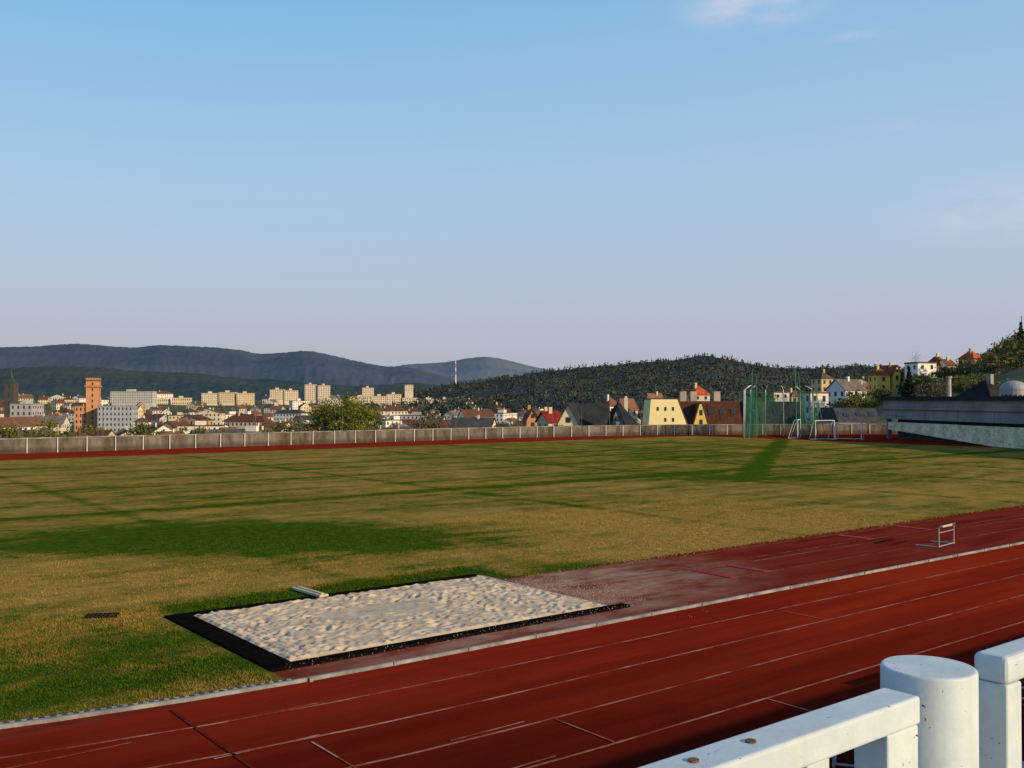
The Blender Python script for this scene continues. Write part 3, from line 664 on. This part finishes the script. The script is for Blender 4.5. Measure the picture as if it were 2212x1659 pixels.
for k in range(9): z_=k*(zt2-zb)/9;mb.cyl((.7*(1-k/10),0,z_),(-.4*(1-k/10),.4,z_+1.4),.06,n=4)
mb.obj('radio_mast',[paint((.35,.33,.33))],(sx(2208,D),D,zb))
# town
walls=[WH,WH,WH,CREAM,(.7,.64,.52),(.52,.50,.48),(.62,.54,.42),(.46,.38,.28),(.58,.45,.30),(.42,.43,.45),(.74,.71,.65),(.46,.28,.19)]
roofs=[(.13,.06,.045),(.17,.085,.06),(.10,.075,.065),(.07,.07,.08),(.11,.055,.042),(.16,.14,.13)]
def hidden(b,D,ztop):
    e=(ztop-EYE)/D
    return any(v[0]<b<v[1] and D<v[2]-4 and e>v[3] for v in views)
rows=[(300,17),(340,17),(385,17),(435,17),(490,18),(550,18),(615,18),(685,19),(760,19),(840,20),(925,21),(1015,22),(1110,24),(1200,30),(1330,44)]
for D,sp in rows:
    X0=sx(-120,D);X1=sx(1240 if D<900 else 1130,D);x=X0
    while x<X1:
        xx=x+random.uniform(-4,4);yy=D+random.uniform(-.04,.04)*D;x+=sp*random.uniform(.75,1.25)
        if random.random()<.08: continue
        if any((xx-t[0])**2+(yy-t[1])**2<(t[2]+6)**2 for t in taken): continue
        big=random.random()<(.26 if D>450 else .05)
        w=random.uniform(16,30) if big else random.uniform(9,15);dp=random.uniform(9,12)
        h=random.uniform(9,13) if big else random.uniform(5.5,8.5)
        if hidden(1106+xx/yy*FL,yy,float(zt(xx,yy))+h+3.5): continue
        rt='flat' if (big and random.random()<.6) else random.choice(['gx','gy','hip','gx'])
        building('town_house',xx,yy,w,dp,h,random.choice([0,.3,-.3,.6,1.2])+random.uniform(-.2,.2),random.choice(walls),random.choice(roofs),rt,0 if rt=='flat' else random.uniform(2.8,4.5),max(2,int(h/3)),wsp=2.8,one=True)
for _ in range(140):
    D=random.uniform(330,1300);b=random.uniform(1130,1860)
    x=sx(b,D)
    if any((x-t[0])**2+(D-t[1])**2<(t[2]+9)**2 for t in taken): continue
    if hidden(b,D,float(zt(x,D))+9): continue
    building('suburb_house',x,D,random.uniform(9,14),random.uniform(8,11),random.uniform(5,8),random.uniform(-.6,.6),random.choice(walls),random.choice(roofs),random.choice(['gx','gy','hip']),random.uniform(2.5,4),2,one=True)

# ---------------------------------------------------------------- trees
def clear(x,y,r=2,h=8):
    if any((x-t[0])**2+(y-t[1])**2<(t[2]*.8+r)**2 for t in taken): return False
    return not hidden(1106+x/y*FL,y,float(zt(x,y))+h)
it=[]
for _ in range(1900):
    D=260*math.exp(random.random()*1.75);x=sx(random.uniform(-160,1300),D);h=random.uniform(4,8)
    if clear(x,D,1,h): it.append((x,D,float(zt(x,D))-.5,h))
forest('town_trees',it,L_MIX,.085,60)
it=[]
for _ in range(1300):
    D=random.uniform(205,1000);b=random.uniform(1180,2350);x=sx(b,D);h=random.uniform(4,8) if b<1780 else random.uniform(4,7)
    if clear(x,D,2,h): it.append((x,D,float(zt(x,D))-.5,h))
forest('hillside_trees',it[::2],L_MIX,.07,110);forest('budding_trees',it[1::2],L_BROWN,.045,130)
it=[]
for _ in range(70):
    D=random.uniform(250,900);b=random.uniform(1180,2350);x=sx(b,D);h=random.uniform(7,12)
    if clear(x,D,2,h): it.append((x,D,float(zt(x,D))-.5,h))
forest('spruce_trees',it,L_DARK,.05,220,True)
it=[];it2=[]
for _ in range(1100):
    D=random.uniform(375,520);b=2212+random.uniform(-105,420);x=sx(b,D)
    if any((x-t[0])**2+(D-t[1])**2<(t[2]*.8+1)**2 for t in taken): continue
    e=np.interp(b,[2107,2150,2180,2212,2300,2700],[770,748,730,708,695,695])+abs(random.gauss(0,12))
    h=sz(e,D)-float(zt(x,D))
    if h<3: continue
    h=min(h,19)
    (it if random.random()<.4 else it2).append((x,D,float(zt(x,D))-.5,h))
forest('knoll_spruces',it,L_DARK,.04,260,True);forest('knoll_trees',it2,L_BROWN,.045,190)
xs,Ds,zs=RG;it=[];itf=[]
R_,C_=xs.shape
for _ in range(8500):
    i=random.randint(1,25);j=random.randint(0,C_-1);h=random.uniform(8,13)
    q=(xs[i,j]+random.uniform(-7,7),Ds[i,j]+random.uniform(-18,18),zs[i,j]-4.5,h)
    (it if fbm(np.array(q[0]/120),np.array(q[1]/120),2,4)+random.uniform(-.15,.15)>.47 else itf).append(q)
RGM=leafmat('hazed_range_leaves',(.050,.062,.056),(.088,.096,.072),.012);RGD=leafmat('hazed_range_needles',(.034,.048,.052),(.048,.062,.060),.03)  # foliage greyed by haze painted into the leaf colours
forest('hill_woods',it,RGM,.14,22);forest('hill_spruces',itf,RGD,.12,28,True,fw=.75)
tree('deciduous_tree',sx(755,165),165,sz(862,165)+4.5,9.0,L_GREEN,6500,.16,z=-4,clumps=34)
tree('deciduous_tree',sx(703,172),172,sz(866,172)+4,6,L_GREEN,2900,.16,z=-4)
tree('deciduous_tree',sx(795,175),175,sz(882,175)+4,5,L_MIX,2000,.17,z=-4)
tree('deciduous_tree',sx(925,190),190,sz(893,190)+5,7,L_BROWN,2200,.15,z=-5)
tree('deciduous_tree',sx(108,190),190,sz(905,190)+7,5,L_GREEN,1500,.17,z=-7)
tree('deciduous_tree',sx(20,175),175,sz(914,175)+7,6,L_GREEN,1600,.17,z=-7)
tree('deciduous_tree',sx(645,200),200,sz(902,200)+7,6,L_MIX,1600,.17,z=-7)
tree('spruce_tree',sx(1964,230),230,sz(793,230)-3,4.2,L_DARK,3000,.25,True,z=3)
tree('spruce_tree',sx(1950,260),260,sz(805,260)-3,4,L_DARK,2400,.25,True,z=3)
tree('bare_tree',sx(1978,380),380,sz(763,380)-8,8,L_BROWN,900,.12,z=8)
for b,D,e,w in ((1835,190,862,6),(1870,210,850,7),(2010,200,830,8),(2070,215,822,8),(2095,190,826,7),(2135,240,792,9),(1905,240,845,7),(1990,260,828,9),(2040,280,820,8),(2085,260,800,8),(1660,230,848,7),(1590,240,862,7),(2120,200,812,9),(2165,250,768,9),(2200,260,752,9)):
    zb=float(zt(sx(b,D),D)); tree('deciduous_tree',sx(b,D),D,max(3.5,sz(e,D)-zb),w,random.choice([L_MIX,L_GREEN,L_BROWN,L_MIX]),2200,.17,z=zb)
it=[]
for _ in range(45):
    b=random.uniform(-50,1210);D=random.uniform(150,200);x=sx(b,D);e=random.uniform(912,932)
    it.append((x,D,sz(e,D)-4.5,4.5))
forest('shrubs',it,L_MIX,.05,260,clumps=14)

# ---------------------------------------------------------------- light
Ld=Vector((.82,-.57,0)).normalized();el=math.radians(18.5)
Lv=Vector((Ld.x*math.cos(el),Ld.y*math.cos(el),math.sin(el)))
sun=bpy.data.lights.new('sun','SUN');sun.energy=5.0;sun.angle=math.radians(.6);sun.color=(1,.77,.44)
so=bpy.data.objects.new('sun',sun);sc.collection.objects.link(so);so.rotation_euler=Lv.to_track_quat('Z','Y').to_euler()
wd=bpy.data.worlds.new('World');sc.world=wd;wd.use_nodes=True;nt=wd.node_tree;n=N(nt)
bg=nt.nodes['Background'];sky=n.new('ShaderNodeTexSky');sky.sky_type='NISHITA';sky.sun_disc=False
sky.sun_elevation=el;sky.sun_rotation=math.atan2(Ld.x,Ld.y);sky.air_density=1.1;sky.dust_density=1.5;sky.ozone_density=1.5
nrm=n.new('ShaderNodeTexCoord').outputs['Generated'];s3=n.sep(nrm)
rp=n.new('ShaderNodeValToRGB');n.put(rp.inputs[0],s3[2]);cr=rp.color_ramp
cr.elements[0].position=0;cr.elements[0].color=(.44,.45,.55,1);cr.elements[1].position=1;cr.elements[1].color=(.06,.19,.42,1)
for p_,c_ in ((.045,(.46,.48,.59,1)),(.11,(.47,.55,.69,1)),(.21,(.39,.60,.83,1)),(.36,(.235,.52,.82,1)),(.6,(.09,.27,.54,1))):
    e=cr.elements.new(p_);e.color=c_
hazec=n.scale(rp.outputs[0],(10,10,10))
c=n.mix(.86,sky.outputs[0],hazec)
c=n.mix(n.ss(s3[0],-.5,.6,0,.22),c,(5.2,5.9,7.2))
cn=n.ss(n.noise(n.scale(nrm,(6,6,22)),1.3,6,.6),.34,.70)
cm=None
for b,e,rx,rz_,k in ((1630,6,.085,.028,.9),(1870,80,.05,.010,.7),(2170,450,.12,.04,.45),(1930,285,.04,.014,.4)):
    dv=Vector(((b-1106)/FL,1,(860-e)/FL)).normalized()
    q=n.new('ShaderNodeVectorMath',operation='SUBTRACT');n.put(q.inputs[0],nrm);q.inputs[1].default_value=dv
    q2=n.scale(q.outputs[0],(1/rx,1/rx,1/rz_));l=n.new('ShaderNodeVectorMath',operation='LENGTH');n.put(l.inputs[0],q2)
    f=n.math('MULTIPLY',n.ss(n.math('SUBTRACT',1.0,l.outputs['Value'],clamp=True),0,.8),k)
    cm=f if cm is None else n.math('ADD',cm,f)
c=n.mix(n.math('MULTIPLY',cm,cn,clamp=True),c,(6.6,6.7,7.9))
n.put(bg.inputs[0],c);bg.inputs[1].default_value=.1

cam=bpy.data.cameras.new('camera');co=bpy.data.objects.new('camera',cam);sc.collection.objects.link(co)
cam.sensor_width=36;cam.lens=36*FL/2212;cam.clip_end=20000;cam.clip_start=.05
co.location=(0,0,EYE);co.rotation_euler=(math.radians(90+.81),0,0);sc.camera=co
